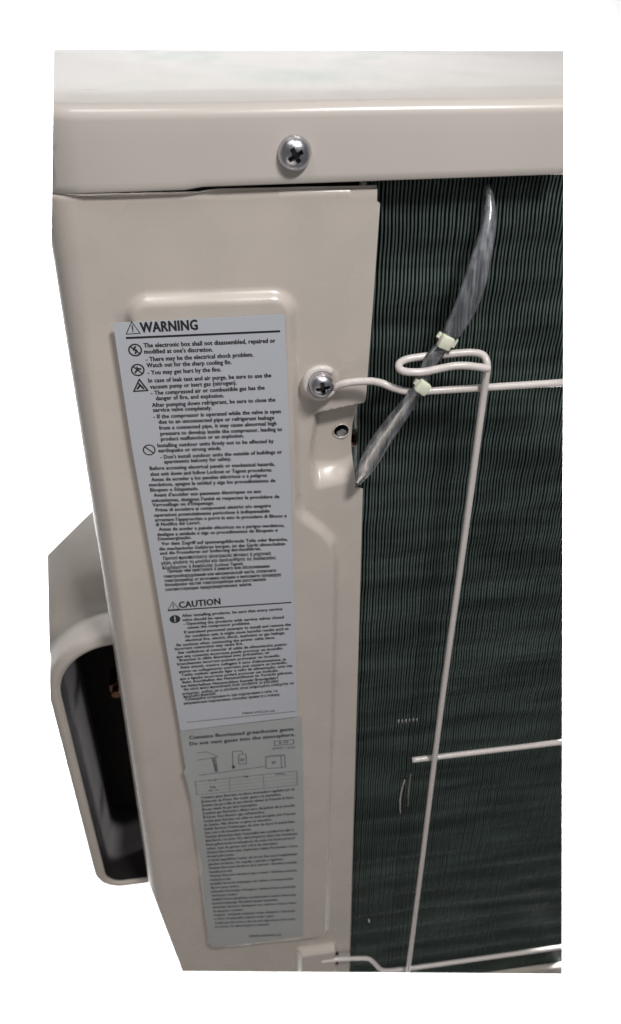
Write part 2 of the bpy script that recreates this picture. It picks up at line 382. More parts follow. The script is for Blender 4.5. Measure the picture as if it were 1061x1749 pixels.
CUT_LB = ((-36.24, -312.50, 75.20), (-0.94036, -0.32707, -0.09351))
CUT_BOTTOM = ((-36.24, -312.50, 75.20), (-0.12817, -0.88477, -0.44805))
VC1 = ((-36.24, -312.50, 75.20), (-0.64698, 0.35746, 0.67352))
VC2 = ((-36.24, -312.50, 75.20), (-0.98079, -0.11492, 0.15760))
VC3 = ((-36.24, -312.50, 75.20), (-0.96044, -0.27847, -0.00115))
VC4 = ((-36.24, -312.50, 75.20), (-0.72096, -0.63424, -0.27920))
VC5 = ((-36.24, -312.50, 75.20), (-0.11676, -0.84886, -0.51557))

# ------------------------------------------------------------------ backdrop: one added white sheet of paper behind and below the unit
view = Rm @ Vector((0, 0, -1)); rgt = Rm @ Vector((1, 0, 0)); upv = Vector((0, 0.574, 0.819))
bm = bmesh.new()
pc = Vector((-40, 470, -520))
box_bm(bm, -1500, 1500, -1, 1, -1100, 1500)
rx = Matrix.Rotation(math.radians(-35), 4, 'X')
for v in bm.verts: v.co = (rx @ v.co) + pc * MM
bd = from_bm('backdrop', bm, M_paper, smooth=False); bd['kind'] = 'structure'; bd['label'] = 'added plain white paper backdrop behind the outdoor unit'

# ------------------------------------------------------------------ the unit
unit = bpy.data.objects.new('air_conditioner_outdoor_unit', None); col.objects.link(unit)
unit.location = Vector((40, 30, -600)) * MM
unit['label'] = 'cream corner of an air conditioner outdoor unit with warning stickers, dark fins and wire guard'
unit['category'] = 'air conditioner'

def settle(o):                        # keep world placement under the unit's origin
    o.matrix_parent_inverse = Matrix.Translation(-unit.location)
    return o
def U(name, bm, m, smooth=True, cuts=(), parent=None, label=None):
    o = from_bm(name, bm, m, parent or unit, smooth, cuts)
    if parent is None: settle(o)
    if label: o['label'] = label
    return o

# ---- corner panel, pressed sheet with a raised sticker field, a pocket and a clip tab
def xl(z): return float(np.interp(-z, [0, 25, 140, 424, 640], [-87.0, -87.3, -89.8, -97.3, -102.5]))
def xr(z): return float(np.interp(-z, [0, 17.2, 17.6, 60, 96, 99, 104, 112, 120, 133, 140.4, 140.9, 250, 561, 640],
                                      [29.4, 29.4, 30.6, 29.3, 28.0, 27.2, 25.6, 24.0, 23.6, 24.6, 24.6, 28.1, 28.9, 31.2, 31.9]))
def ztop(x): return float(np.interp(x, [-90, -71, -35, 29], [-10.0, -10.6, -11.4, -12.7]))
RC = 10.0
def smooth01(t):
    t = np.clip(t, 0, 1); return t*t*(3-2*t)
def seg_sdf(X, Z, poly):
    d = np.full(X.shape, 1e9); inside = np.zeros(X.shape, bool)
    n = len(poly)
    for i in range(n):
        ax, az = poly[i]; bx, bz = poly[(i+1) % n]
        ex, ez = bx-ax, bz-az
        t = np.clip(((X-ax)*ex + (Z-az)*ez) / (ex*ex+ez*ez), 0, 1)
        d = np.minimum(d, np.hypot(X-ax-t*ex, Z-az-t*ez))
        c = ((az > Z) != (bz > Z)) & (X < (bx-ax)*(Z-az)/((bz-az) if abs(bz-az) > 1e-9 else 1e-9) + ax)
        inside ^= c
    return np.where(inside, d, -d)    # positive inside
# shrunken by 5 mm, so that adding 5 rounds the corners
PLATEAU = [(-54.5, -56.0), (-9.5, -57.2), (-9.0, -145), (-8.3, -150), (-5.5, -156), (4.0, -165.5), (7.3, -170.5), (8.4, -178), (8.4, -230), (6.3, -495), (-55.5, -492), (-55, -300)]
def height(X, Z):
    h = 3.4 * smooth01((seg_sdf(X, Z, PLATEAU) + 8.0 + 2.2) / 4.4)
    # pocket round the hole, 5 mm deep: steep on top, gentler below
    px = smooth01((X - 5.0 - 0.9*np.sin(Z/6.0)) / 4.0)
    up = smooth01((-Z - (99.5 + 0.16*(18-X))) / 2.4)
    dn = smooth01((138.0 + Z - 0.22*(X-18)) / (10.5 + 1.5*np.sin(X/4.0)))
    h -= 7.2 * px * up * dn
    # shallow seat round the screw
    r = np.hypot(X - 9.0, Z + 87.5)
    h += 0.5 * smooth01((8.5 - r) / 2.0)
    # pressed tab that holds the lower guard wire
    tx = smooth01((X + 7.0) / 4.5) * smooth01((21.0 - X) / 1.6)
    tz = smooth01((-Z - 516.0) / 5.0)
    h += 5.0 * tx * tz
    # the sheet is never perfectly flat
    h += 0.16 * np.sin(X/23.0 + 1.1) * np.sin(Z/47.0) + 0.08 * np.sin(Z/19.0 + X/31.0)
    return h
def start_of_sheet(z):                # arc length at which the sheet starts (rear of the side wall)
    return 0.0
side = 34.0; arc = RC * math.pi / 2
zs = np.concatenate([np.arange(-6.0, -78, -1.0), np.arange(-78, -145, -0.55), np.arange(-145, -505, -1.5), np.arange(-505, -640, -0.8)])
us_side = np.linspace(0, side, 4)[:-1]; us_arc = side + np.linspace(0, arc, 11)[:-1]
fr = np.concatenate([np.linspace(0, 0.74, 80)[:-1], np.linspace(0.74, 1.0, 52)])
rows = []
for z in zs:
    row = []; x0 = xl(z); x1 = xr(z); lean = 0
    for u in us_side: row.append((x0, RC + (side-u), z, -1, 0, 0))
    for u in us_arc:
        a = (u-side)/RC
        row.append((x0 + RC - RC*math.cos(a), RC - RC*math.sin(a), z, -math.cos(a), -math.sin(a), 0))
    for f in fr: row.append((x0 + RC + (x1-x0-RC)*f, 0, z, 0, -1, 1))
    rows.append(row)
A = np.array(rows)
H = height(A[:, :, 0], A[:, :, 2]) * A[:, :, 5]
Hb = H.copy()
P = A[:, :, :3].copy()
P[:, :, 0] += Hb * A[:, :, 3]; P[:, :, 1] += Hb * A[:, :, 4]
# top edge follows the lid line, with a small rolled lip
for j in range(P.shape[1]):
    zt = ztop(P[0, j, 0]); k = 0
    while P[k, j, 2] > zt - 0.5: P[k, j, 2] = zt - 0.001*k; k += 1
    nx, ny = A[k, j, 3], A[k, j, 4]
    for q in range(k): P[q, j, 0] -= 1.1*nx; P[q, j, 1] -= 1.1*ny
    P[k, j, 2] = zt - 0.45; P[k, j, 0] -= 0.3*nx; P[k, j, 1] -= 0.3*ny
bm, vs = grid_bm(P)
kill = []
for f in bm.faces:
    c = f.calc_center_median() / MM
    if (c.x - 19.2)**2 + ((c.z + 114.9)*1.0)**2 < 3.5**2 and c.y > 3: kill.append(f)
    elif 20.6 < c.x < 23.2 and (-536 < c.z < -529.5 or -548.5 < c.z < -542): kill.append(f)
bmesh.ops.delete(bm, geom=kill, context='FACES')
bmesh.ops.remove_doubles(bm, verts=bm.verts[:], dist=2e-6)
CUTS_PANEL = (CUT_LEFT, CUT_RIGHT, CUT_LB, CUT_BOTTOM)
panel = U('corner_panel', bm, M_panel, cuts=())
sol = panel.modifiers.new('sheet', 'SOLIDIFY'); sol.thickness = 0.8*MM; sol.offset = -1; sol.use_even_offset = False
dg = bpy.context.evaluated_depsgraph_get()
me = bpy.data.meshes.new_from_object(panel.evaluated_get(dg)); panel.modifiers.clear()
bm = bmesh.new(); bm.from_mesh(me)
for (c, n) in CUTS_PANEL:
    r = bmesh.ops.bisect_plane(bm, geom=bm.verts[:]+bm.edges[:]+bm.faces[:], plane_co=Vector(c)*MM, plane_no=Vector(n), clear_outer=True, dist=1e-7)
    ed = [e for e in r['geom_cut'] if isinstance(e, bmesh.types.BMEdge)]
    if ed and n is not CUT_LEFT[1]: bmesh.ops.triangle_fill(bm, use_beauty=True, edges=ed)
bm.to_mesh(panel.data); bm.free()
for p in panel.data.polygons: p.use_smooth = True
panel.data.set_sharp_from_angle(angle=math.radians(50))

# rolled rim of the pocket hole
bm = bmesh.new()
ring = [(19.2 + 3.5*math.cos(a), 7.0 + 0.2*math.sin(2*a), -114.9 + 3.35*math.sin(a)) for a in [2*math.pi*k/28 for k in range(29)]]
tube_bm(bm, ring, 0.34, 8, caps=False)
recalc(bm); U('hole_rim', bm, M_panel, parent=None)
bm = bmesh.new()                       # clip nut seen through the hole
tube_bm(bm, [(19.9, 12, -117.9), (19.9, 8.6, -117.6)], 2.7, 6)
recalc(bm); U('clip_nut', bm, M_zinc, smooth=False)

# ---- near-black parts for the shade behind the panel and lid
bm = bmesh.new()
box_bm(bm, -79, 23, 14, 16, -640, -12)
recalc(bm); U('gap_shade_sheet', bm, M_shadow, smooth=False, cuts=(CUT_LB, CUT_BOTTOM, CUT_RIGHT))
bm = bmesh.new()
box_bm(bm, -30, 260, 1.8, 30, -6, -3)
recalc(bm); U('top_rail', bm, M_shadow, smooth=False, cuts=(CUT_RIGHT,))

# ---- top cover: rim, rolled edge and shallow raised top
def lid_path():
    pts = [(240, -2.6)] + [(x, -2.6) for x in range(220, -65, -6)]
    cx, cy, r = -68.0, 23.4, 26.0
    for k in range(1, 13):
        a = math.radians(270 - 84*k/12); pts.append((cx + r*math.cos(a), cy + r*math.sin(a)))
    x, y = pts[-1]
    for k in range(1, 22): pts.append((x - 0.1*k*7, y + 7*k))
    return pts
LP = lid_path()
prof = [(-1.0, -1), (-1.0, -2), (0.0, -2)]      # placeholder order: (inward offset, height)
prof = [(1.2, -8.6), (0.9, -9.0), (0.35, -9.0), (0.0, -8.6), (0, -6), (0, 0), (0, 6), (0, 12.0)]
for k in range(1, 10):
    a = math.radians(90*k/9); prof.append((5.0*(1-math.cos(a)), 12.0 + 4.6*math.sin(a)))
prof += [(6.5, 16.75), (8.5, 16.95), (10.5, 17.15), (13, 17.35), (15.5, 17.55), (18.5, 17.7), (20.5, 17.75)]
bm = bmesh.new(); rings = []
for i, (x, y) in enumerate(LP):
    a = Vector(LP[max(i-1, 0)]); b = Vector(LP[min(i+1, len(LP)-1)]); t = (b-a).normalized()
    inn = Vector((t.y, -t.x))
    row = []
    for o, z in prof:
        q = Vector((x, y)) + inn*o
        f = (z + 9)/23.0
        zz = z - 0.0155*(x+0)*f - 0.007*x*(1-f)
        if z < -5 and x < -35.2: zz -= 1.05
        elif z < -5: zz -= 0.25
        zz += 0.10*math.sin(x/17.0)*f*(1 if z < 17.6 else 0)
        if z < -5: zz -= 1.2*smooth01(np.array((-70 - q.x)/18.0))
        row.append(bm.verts.new(Vector((q.x, q.y, zz))*MM))
    rings.append(row)
for i in range(len(rings)-1):
    for k in range(len(prof)-1):
        bm.faces.new((rings[i][k], rings[i+1][k], rings[i+1][k+1], rings[i][k+1]))
last = [r[-1] for r in rings]
ends = [bm.verts.new(Vector((x, y, 17.75 - 0.0183*x))*MM) for x, y in ((-60, 150), (240, 150))]
loopv = last + ends
le = []
for i in range(len(loopv)):
    e = bm.edges.get((loopv[i], loopv[(i+1) % len(loopv)])) or bm.edges.new((loopv[i], loopv[(i+1) % len(loopv)]))
    le.append(e)
bmesh.ops.triangle_fill(bm, use_beauty=True, edges=le)
recalc(bm)
lid = U('top_cover', bm, M_lid)
sol = lid.modifiers.new('sheet', 'SOLIDIFY'); sol.thickness = 0.8*MM; sol.offset = -1
dg = bpy.context.evaluated_depsgraph_get()
me = bpy.data.meshes.new_from_object(lid.evaluated_get(dg)); lid.modifiers.clear()
bm = bmesh.new(); bm.from_mesh(me)
for (c, n) in (CUT_RIGHT, CUT_TOP, CUT_LEFT):
    r = bmesh.ops.bisect_plane(bm, geom=bm.verts[:]+bm.edges[:]+bm.faces[:], plane_co=Vector(c)*MM, plane_no=Vector(n), clear_outer=True, dist=1e-7)
    ed = [e for e in r['geom_cut'] if isinstance(e, bmesh.types.BMEdge)]
    if ed: bmesh.ops.triangle_fill(bm, use_beauty=True, edges=ed)
bm.to_mesh(lid.data); bm.free()
for p in lid.data.polygons: p.use_smooth = True
lid.data.set_sharp_from_angle(angle=math.radians(55))

# ---- screws: domed head with a real cross recess
def screw(cx, y, cz, r, hgt, rot, label, flange=True):
    bm = bmesh.new(); NR, NA = 40, 112
    dark = {}
    rings = []
    for i in range(NR+1):
        rr = r*i/NR
        row = []
        for k in range(NA):
            a = 2*math.pi*k/NA
            x = rr*math.cos(a); z = rr*math.sin(a)
            t = rr/r
            d = hgt * (1 - t**2.6)**0.55 if t < 1 else 0
            ca, sa = math.cos(rot), math.sin(rot)
            u = x*ca + z*sa; v = -x*sa + z*ca
            def arm(p, q): return max(0.0, min(1.0, (2.75 - abs(p))/0.35)) * max(0.0, min(1.0, (0.78 - abs(q))/0.3))
            c = max(arm(u, v), arm(v, u))
            core = max(0.0, min(1.0, (1.35 - rr)/0.4))
            dark[i, k] = max(c, core) > 0.45
            d -= 2.4*max(c, core)
            row.append((cx + x, y - d, cz + z))
        rings.append(row)
    vr = []
    for i, row in enumerate(rings):
        if i == 0: vr.append([bm.verts.new(Vector(row[0])*MM)]*NA)
        else: vr.append([bm.verts.new(Vector(p)*MM) for p in row])
    for i in range(NR):
        for k in range(NA):
            k2 = (k+1) % NA
            if i == 0: f = bm.faces.new((vr[0][0], vr[1][k], vr[1][k2]))
            else: f = bm.faces.new((vr[i][k], vr[i+1][k], vr[i+1][k2], vr[i][k2]))
            f.material_index = 1 if (dark[i, k] and dark[i, k2] and dark[i+1, k]) else 0
    if flange:
        rb = [bm.verts.new(Vector((cx + r*1.0*math.cos(2*math.pi*k/NA), y + 2.2, cz + r*1.0*math.sin(2*math.pi*k/NA)))*MM) for k in range(NA)]
        for k in range(NA): bm.faces.new((vr[NR][k], rb[k], rb[(k+1) % NA], vr[NR][(k+1) % NA]))
    recalc(bm)
    o = U('screw', bm, M_zinc, label=label)
    o.data.materials.append(M_recess_shade)
    o.data.set_sharp_from_angle(angle=math.radians(38))
    return o
screw(-0.3, -2.8, 0.9, 5.8, 4.2, math.radians(28), 'large domed cross-head screw in the rim of the top cover', False)
screw(8.8, -6.6, -85.4, 4.9, 3.4, math.radians(8), 'domed cross-head screw that clamps the guard wire eye')
bm = bmesh.new()                        # shank between head and panel
tube_bm(bm, [(8.8, -4.2, -85.8), (8.8, 1, -86)], 2.0, 16); recalc(bm); U('screw_shank', bm, M_zinc)

# ---- wire guard
guard_parts = []
def wire(name, pts, r=1.5, n=8, seg=16, label=None, cuts=(CUT_RIGHT, CUT_BOTTOM), raw=False):
    bm = bmesh.new(); tube_bm(bm, pts if raw else smooth_path(pts, n), r, seg); recalc(bm)
    return U(name, bm, M_wire, cuts=cuts, label=label)
eye = []
for k in range(0, 26):                 # the eye turns round the screw, then the wire runs off to the right
    a = math.radians(44 + 286*k/25)
    eye.append((8.9 + 6.1*math.cos(a), -2.6 - 0.2*math.sin(a*0.5), -86.3 + 6.2*math.sin(a)))
tail = smooth_path([eye[-1], (15.9, -4.0, -87.4), (18.4, -5.2, -85.9), (22.5, -5.6, -85.3), (28.3, -6.6, -85.0), (32.5, -8.4, -85.3), (37, -9.8, -87.0), (42.5, -10.6, -88.6), (47, -10.8, -88.9), (52, -10.8, -88.9)], 6)
path = [Vector(p) for p in eye] + tail[1:] + [Vector((52 + 8*k, -10.8, -88.9 - 0.006*8*k)) for k in range(1, 12)]
wire('guard_wire', path, raw=True, label='guard wire with an eye bent round the screw, under the top cover')
wire('guard_wire', [(59.6, -9.2, -318.6), (90, -9.2, -318.3), (120, -9.2, -318.0), (160, -9.2, -317.6)], label='short straight guard wire ending free over the fins')
wire('guard_wire', [(10, -4.4, -531.0), (20, -4.6, -531.0), (34, -5, -532.6), (42.5, -5.4, -534.2), (46.5, -6.6, -537.6), (51.5, -8.6, -544.8), (57, -9.2, -547.2), (68, -9.2, -548.0), (110, -9.2, -548.2), (200, -9.2, -548.0)], label='lowest guard wire, hooked into the pressed tab')
v = [(69.2, -13.4, -620), (70.0, -13.4, -545), (70.6, -13.4, -420), (71.0, -13.4, -269), (72.3, -13.6, -156), (72.6, -14, -100), (72.8, -14, -83), (72.9, -13.6, -78.6)]
# top of the upright bends in towards the fins, runs left, turns and comes back in front
v += [(72.6, -12.0, -76.0), (71.0, -10.0, -74.6), (66, -8.8, -74.2), (56, -8.8, -74.4), (47, -8.8, -74.8), (41.5, -9.2, -75.3), (38.4, -11.0, -76.0), (38.2, -13.8, -77.0), (41.0, -15.4, -77.5), (47, -15.9, -77.6), (53, -16, -76.7), (58, -16.2, -75.9), (63, -16.4, -75.9), (68, -16.6, -76.7), (72.8, -16.7, -77.7)]
wire('guard_wire', v, n=6, label='upright guard wire with a flat loop bent at its top')

# ---- heat exchanger: tubes and fins
coil = bpy.data.objects.new('heat_exchanger', None); col.objects.link(coil); coil.parent = unit; settle(coil)
coil.location = (0, 0, 0)
def Cc(name, bm, m, smooth=True, cuts=()): return from_bm(name, bm, m, coil, smooth, cuts)
k = 0
for z in range(-20, -680, -21):
    bm = bmesh.new(); tube_bm(bm, [(22, 17, z), (250, 17, z)], 3.6, 12); recalc(bm)
    Cc('coil_tube', bm, M_copper, cuts=(CUT_RIGHT, CUT_BOTTOM)); k += 1
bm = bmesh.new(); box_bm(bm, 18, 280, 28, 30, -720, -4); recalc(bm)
Cc('coil_shade_sheet', bm, M_shadow, smooth=False, cuts=(CUT_RIGHT, CUT_BOTTOM))  # black sheet added for the shade deep behind the fins
bm = bmesh.new(); pitch = 1.45; x = 27.0; q = 0
while x < 226:
    ph = random.random()*6.28; jx = random.uniform(-0.10, 0.10); bend = random.uniform(-1, 1)
    th = 0.33
    prev = None
    ztop_f = -3.0; step = 5.25; n = int(690/step)
    for s in range(n+1):
        z = ztop_f - s*step
        xx = x + jx + 0.16*math.sin(z/9.0 + 0.15*x) + 0.10*bend*math.sin(z/37.0 + ph)
        yf = 6.0 + 0.55*math.cos(2*math.pi*z/21.0) + 0.1*math.sin(z*1.7 + ph)
        cur = [bm.verts.new(Vector(p)*MM) for p in ((xx-th, yf, z), (xx+th, yf, z), (xx+th*0.6, 21.5, z), (xx-th*0.6, 21.5, z))]
        if prev:
            for a in range(3): bm.faces.new((prev[a], prev[(a+1) % 4], cur[(a+1) % 4], cur[a]))
            bm.faces.new((prev[3], prev[0], cur[0], cur[3]))
        prev = cur
    x += pitch; q += 1
recalc(bm)
for (c, n) in (CUT_RIGHT, CUT_BOTTOM):
    bmesh.ops.bisect_plane(bm, geom=bm.verts[:]+bm.edges[:]+bm.faces[:], plane_co=Vector(c)*MM, plane_no=Vector(n), clear_outer=True, dist=1e-7)
fins = Cc('fins', bm, M_fin, smooth=False); fins['kind'] = 'stuff'
bm = bmesh.new(); box_bm(bm, 90, 300, 0, 4, -680, -597, 1.0); recalc(bm)
U('base_pan', bm, M_plast, cuts=(CUT_RIGHT, CUT_BOTTOM))
# a curl of white sealing film caught between the fins and a few specks of paint
for pts, r in (([(60.6, 4.6, -354), (59.2, 4.2, -362), (58.8, 4.2, -373), (59.8, 4.6, -386)], 0.28), ([(64, 4.8, -349), (63.6, 4.5, -362), (64.2, 4.8, -380)], 0.16)):
    bm = bmesh.new(); tube_bm(bm, smooth_path(pts, 5), r, 6); recalc(bm)
    Cc('bent_fin_edge', bm, M_wire)
for k in range(6):
    bm = bmesh.new(); X0 = 54.0 + 2.1*k; tube_bm(bm, [(X0, 5.0, -301.2), (X0+0.1, 5.0, -304.0)], 0.22, 6); recalc(bm)
    Cc('bent_fin_edge', bm, M_wire)
bm = bmesh.new(); tube_bm(bm, [(44.2, 4.8, -502.5), (44.7, 4.9, -505.5)], 0.55, 8); recalc(bm); Cc('bent_fin_edge', bm, M_wire)

# ---- valve cover on the side of the unit, open towards us
def outline(x0, x1, zt, zb, rt, rb, n=14):
    """D-shaped loop in the xz plane: runs right along the top from x1, round the left, and back along the bottom"""
    pts = [(x1, zt, 0, 1)]
    for k in range(1, 6): pts.append((x1 + (x0+rt-x1)*k/6, zt, 0, 1))
    for k in range(n+1):
        a = math.radians(90 + 90*k/n); pts.append((x0+rt+rt*math.cos(a), zt-rt+rt*math.sin(a), math.cos(a), math.sin(a)))
    for k in range(1, 8): pts.append((x0, zt-rt + (zb+rb-zt+rt)*k/8, -1, 0))
    for k in range(n+1):
        a = math.radians(180 + 90*k/n); pts.append((x0+rb+rb*math.cos(a), zb+rb+rb*math.sin(a), math.cos(a), math.sin(a)))
    pts.append(((x0+rb+x1)/2, zb, 0, -1)); pts.append((x1, zb, 0, -1))
    return pts
INN = outline(-125.2, -80, -239.5, -446, 33, 10)
loops = []
def loop(y, off, zs=0, up=0, base=INN):
    L = []
    for (x, z, nx, nz) in base:
        w = max(0.0, nz) ** 0.9
        L.append((x + nx*off + nx*up*w*0.6, y, z + nz*off + up*w + zs))
    loops.append(L)
loop(21.4, 0.3); loop(20.3, 1.2); loop(19.8, 2.6); loop(19.9, 4.0); loop(20.8, 5.6); loop(22.4, 6.6); loop(24.6, 7.0)
loop(34, 7.1); loop(41, 7.2, 0, 0.5); loop(44, 7.2, 0, 2.0); loop(46.0, 7.2, 0, 5); loop(47.2, 7.2, 0, 9.5); loop(49, 7.2, 0, 14); loop(53, 7.4, 0, 18.5); loop(60, 7.6, 0, 23); loop(72, 8, 0, 29); loop(92, 8, 0, 37); loop(140, 9, 0, 52)
bm, _ = grid_bm(np.array(loops)); recalc(bm)
vcuts = (VC1, VC2, VC3, VC4, VC5)
vc = bpy.data.objects.new('valve_cover', None); col.objects.link(vc); vc.parent = unit; settle(vc); vc['label'] = 'bulging cream valve cover low on the side, open and dark inside'
from_bm('cover_shell', bm, M_plast, vc, True, vcuts)
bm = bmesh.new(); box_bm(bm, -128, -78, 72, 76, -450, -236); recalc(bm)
from_bm('dark_inside', bm, M_dark, vc, False, vcuts)  # black plate added for the shade deep in the cover
for (x, z) in ((-90.5, -300), (-102, -303), (-90, -398)):
    bm = bmesh.new(); tube_bm(bm, [(x, 66, z), (x, 52, z)], 4.5, 6); tube_bm(bm, [(x, 53, z), (x, 47, z)], 2.6, 16); recalc(bm)
    o = from_bm('service_valve', bm, M_copper, vc, True); o.data.set_sharp_from_angle(angle=math.radians(35))
bm = bmesh.new(); tube_bm(bm, smooth_path([(-88, 24, -385), (-93, 22, -396), (-94, 22, -412), (-89, 24, -428)], 6), 3.4, 12); recalc(bm)
from_bm('cable_bush', bm, M_plast, vc, True)
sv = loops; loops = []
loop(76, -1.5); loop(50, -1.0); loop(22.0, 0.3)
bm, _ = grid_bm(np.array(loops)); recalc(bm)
from_bm('cavity_shade_wall', bm, M_cavity_shade, vc, True, vcuts)  # black inner wall added for the shade in the opening
# ---- stickers
def sticker(name, pts, y, t, m, label, rnd=1.6):
    bm = bmesh.new()
    vs = [bm.verts.new(Vector((x, y, z))*MM) for x, z in pts]
    f = bm.faces.new(vs); 
    r = bmesh.ops.extrude_face_region(bm, geom=[f])
    for v in r['geom']:
        if isinstance(v, bmesh.types.BMVert): v.co.y -= t*MM
    recalc(bm)
    ed = [e for e in bm.edges if abs(e.verts[0].co.y - e.verts[1].co.y) > 1e-6]
    bmesh.ops.bevel(bm, geom=ed, offset=rnd*MM, segments=4, affect='EDGES', profile=0.5, clamp_overlap=True)
    return U(name, bm, m, smooth=False, label=label)
W_lab = [(-68.37, -55.61), (-5.04, -56.05), (-4.28, -97.02), (-4.0, -140.0), (-3.42, -196.2), (-3.3, -227.2), (-3.14, -279.4), (-64.14, -280.6), (-66.26, -172.0), (-67.98, -108.1)]
G_lab = [(-64.4, -281.0), (-1.0, -280.2), (-0.7, -369), (-2.5, -495.5), (-58.6, -496.6), (-62.5, -494.6), (-64.4, -489.4), (-64.0, -470), (-64.3, -452), (-63.3, -430), (-63.6, -411), (-61.9, -409.4), (-63.2, -380), (-62.9, -343), (-64.6, -318), (-65.6, -314), (-64.0, -311)]
YS = -3.75
warn = sticker('warning_sticker', W_lab, YS, 0.16, M_label, 'pale grey WARNING and CAUTION sticker full of small black text', 0.9)
gas = sticker('refrigerant_sticker', G_lab, YS, 0.12, M_label2, 'duller sticker about fluorinated greenhouse gases with a small diagram', 0.9)
YI = YS - 0.20; YG = YS - 0.16

# ---- printing
text_jobs = []
def text_line(body, x0, z0, x1, z1, size, off):
    cu = bpy.data.curves.new('line', 'FONT'); cu.body = body; cu.size = 1.0; cu['b'] = off; cu.space_character = 1.06
    cu.resolution_u = 2; cu.fill_mode = 'FRONT' if hasattr(cu, 'fill_mode') else 'BOTH'
    o = bpy.data.objects.new('line', cu); col.objects.link(o)
    return (o, x0, z0, x1, z1, size)
def print_block(name, lines, y, size, m, parent, off=0.012):
    text_jobs.append((name, [text_line(b, *r, size, off) for (b, *r) in lines], y, m, parent))
print_block('lettering', WARNING_LINES, YI, 2.6, M_ink, warn, 0.054)
print_block('lettering', CAUTION_LINES, YI, 2.55, M_ink, warn, 0.054)
print_block('code_number', CODE_LINE, YI, 2.2, M_ink, warn, 0.02)
print_block('warning_title', [('WARNING', *TITLES[0], *TITLES[1])], YI, 5.7, M_ink, warn, 0.05)
print_block('caution_title', [('CAUTION', *TITLES[2], *TITLES[3])], YI, 5.4, M_ink, warn, 0.05)
print_block('lettering', GAS_TITLE, YG, 3.8, M_ink2, gas, 0.05)
print_block('lettering', GAS_NOTES, YG, 2.3, M_ink2, gas, 0.02)
print_block('lettering', GAS_LINES, YG, 3.1, M_ink2, gas, 0.05)
bpy.context.view_layer.update()
dg = bpy.context.evaluated_depsgraph_get()
for name, js, y, m, parent in text_jobs:
    V = []; F = []
    for (o, x0, z0, x1, z1, size) in js:
        bold = o.data['b']
        me = bpy.data.meshes.new_from_object(o.evaluated_get(dg))
        co = np.array([v.co[:2] for v in me.vertices]) if len(me.vertices) else np.zeros((0, 2))
        if len(co):
            a, b = co[:, 0].min(), co[:, 0].max()
            L = math.hypot(x1-x0, z1-z0); dx, dz = (x1-x0)/L, (z1-z0)/L
            sx = (co[:, 0]-a)/(b-a)*L; sy = (co[:, 1]-0.33)*size*1.0
            w = bold * (b - a) * size / L if False else bold * L / (b - a)
            for q, (ox, oz) in enumerate(((0, 0), (w, 0), (-w, 0), (0.5*w, 0.5*bold*size), (-0.5*w, -0.5*bold*size), (0.5*w, -0.5*bold*size), (-0.5*w, 0.5*bold*size))):
                base = len(V)
                for i in range(len(co)):
                    V.append(((x0 + sx[i]*dx + ox)*MM, (y - 0.003*q)*MM, (z0 + sx[i]*dz + sy[i] + oz)*MM))
                for p in me.polygons: F.append(tuple(base+i for i in p.vertices))
        bpy.data.objects.remove(o); bpy.data.meshes.remove(me)
    me = bpy.data.meshes.new(name); me.from_pydata(V, [], F); me.update()
    o = link(name, me, m, parent, False)

def strokes(name, polys, w, y, m, parent, discs=(), fills=()):
    bm = bmesh.new()
    yy = [y]
    def quad(a, b, ww):
        a = Vector(a); b = Vector(b); d = (b-a)
        if d.length < 1e-6: return
        d.normalize(); n = Vector((-d.y, d.x))*ww/2; e = d*ww*0.4
        yy[0] -= 0.0015
        bm.faces.new([bm.verts.new(Vector((p.x, yy[0], p.y))*MM) for p in (a-e+n, b+e+n, b+e-n, a-e-n)])
    for poly in polys:
        ww = w
        if isinstance(poly[0], (int, float)): ww = poly[0]; poly = poly[1]
        for i in range(len(poly)-1): quad(poly[i], poly[i+1], ww)
    for (cx, cz, r) in discs:
        yy[0] -= 0.0015
        bm.faces.new([bm.verts.new(Vector((cx+r*math.cos(t), yy[0], cz+r*math.sin(t)))*MM) for t in [2*math.pi*k/28 for k in range(28)]])
    for f in fills:
        yy[0] -= 0.0015
        bm.faces.new([bm.verts.new(Vector((p[0], yy[0], p[1]))*MM) for p in f])
    return from_bm(name, bm, m, parent, False)
def ringpts(c, r, n=28): return [(c[0]+r*math.cos(2*math.pi*k/n), c[1]+r*math.sin(2*math.pi*k/n)) for k in range(n+1)]
def tri(c, r): return [(c[0], c[1]+r), (c[0]+r*0.98, c[1]-r*0.82), (c[0]-r*0.98, c[1]-r*0.82), (c[0], c[1]+r)]
for ww, k in ((0.85, 0), (0.75, 2), (0.35, 4)): strokes('rule_line', [(ww, [RULES[k], RULES[k+1]])], 1, YI, M_ink, warn)
i0, i1, i2, i3, i4, i5, i6 = ICONS
def add(c, dx, dz): return (c[0]+dx, c[1]+dz)
strokes('no_disassembly_symbol', [(0.55, ringpts(i0, 2.3)), (0.5, [add(i0, -1.6, 1.6), add(i0, 1.6, -1.6)]), (0.7, [add(i0, 0.2, 1.3), add(i0, -0.5, 0.2), add(i0, 0.5, -0.1), add(i0, 0, -1.3)])], 0.5, YI, M_ink, warn)
strokes('no_touching_symbol', [(0.55, ringpts(i1, 2.3)), (0.5, [add(i1, -1.6, 1.6), add(i1, 1.6, -1.6)]), (0.7, [add(i1, -1.0, -0.9), add(i1, 0.2, 0.4), add(i1, 1.1, 0.4)]), (0.5, [add(i1, -0.2, 1.2), add(i1, 0.2, 0.4)])], 0.5, YI, M_ink, warn)
strokes('explosion_symbol', [(0.6, tri(i2, 2.7)), (0.8, [add(i2, -1.1, -1.2), add(i2, 0, 0.3), add(i2, 1.1, -1.2)]), (0.6, [add(i2, -0.4, 1.0), add(i2, 0.3, -0.4)])], 0.5, YI, M_ink, warn)
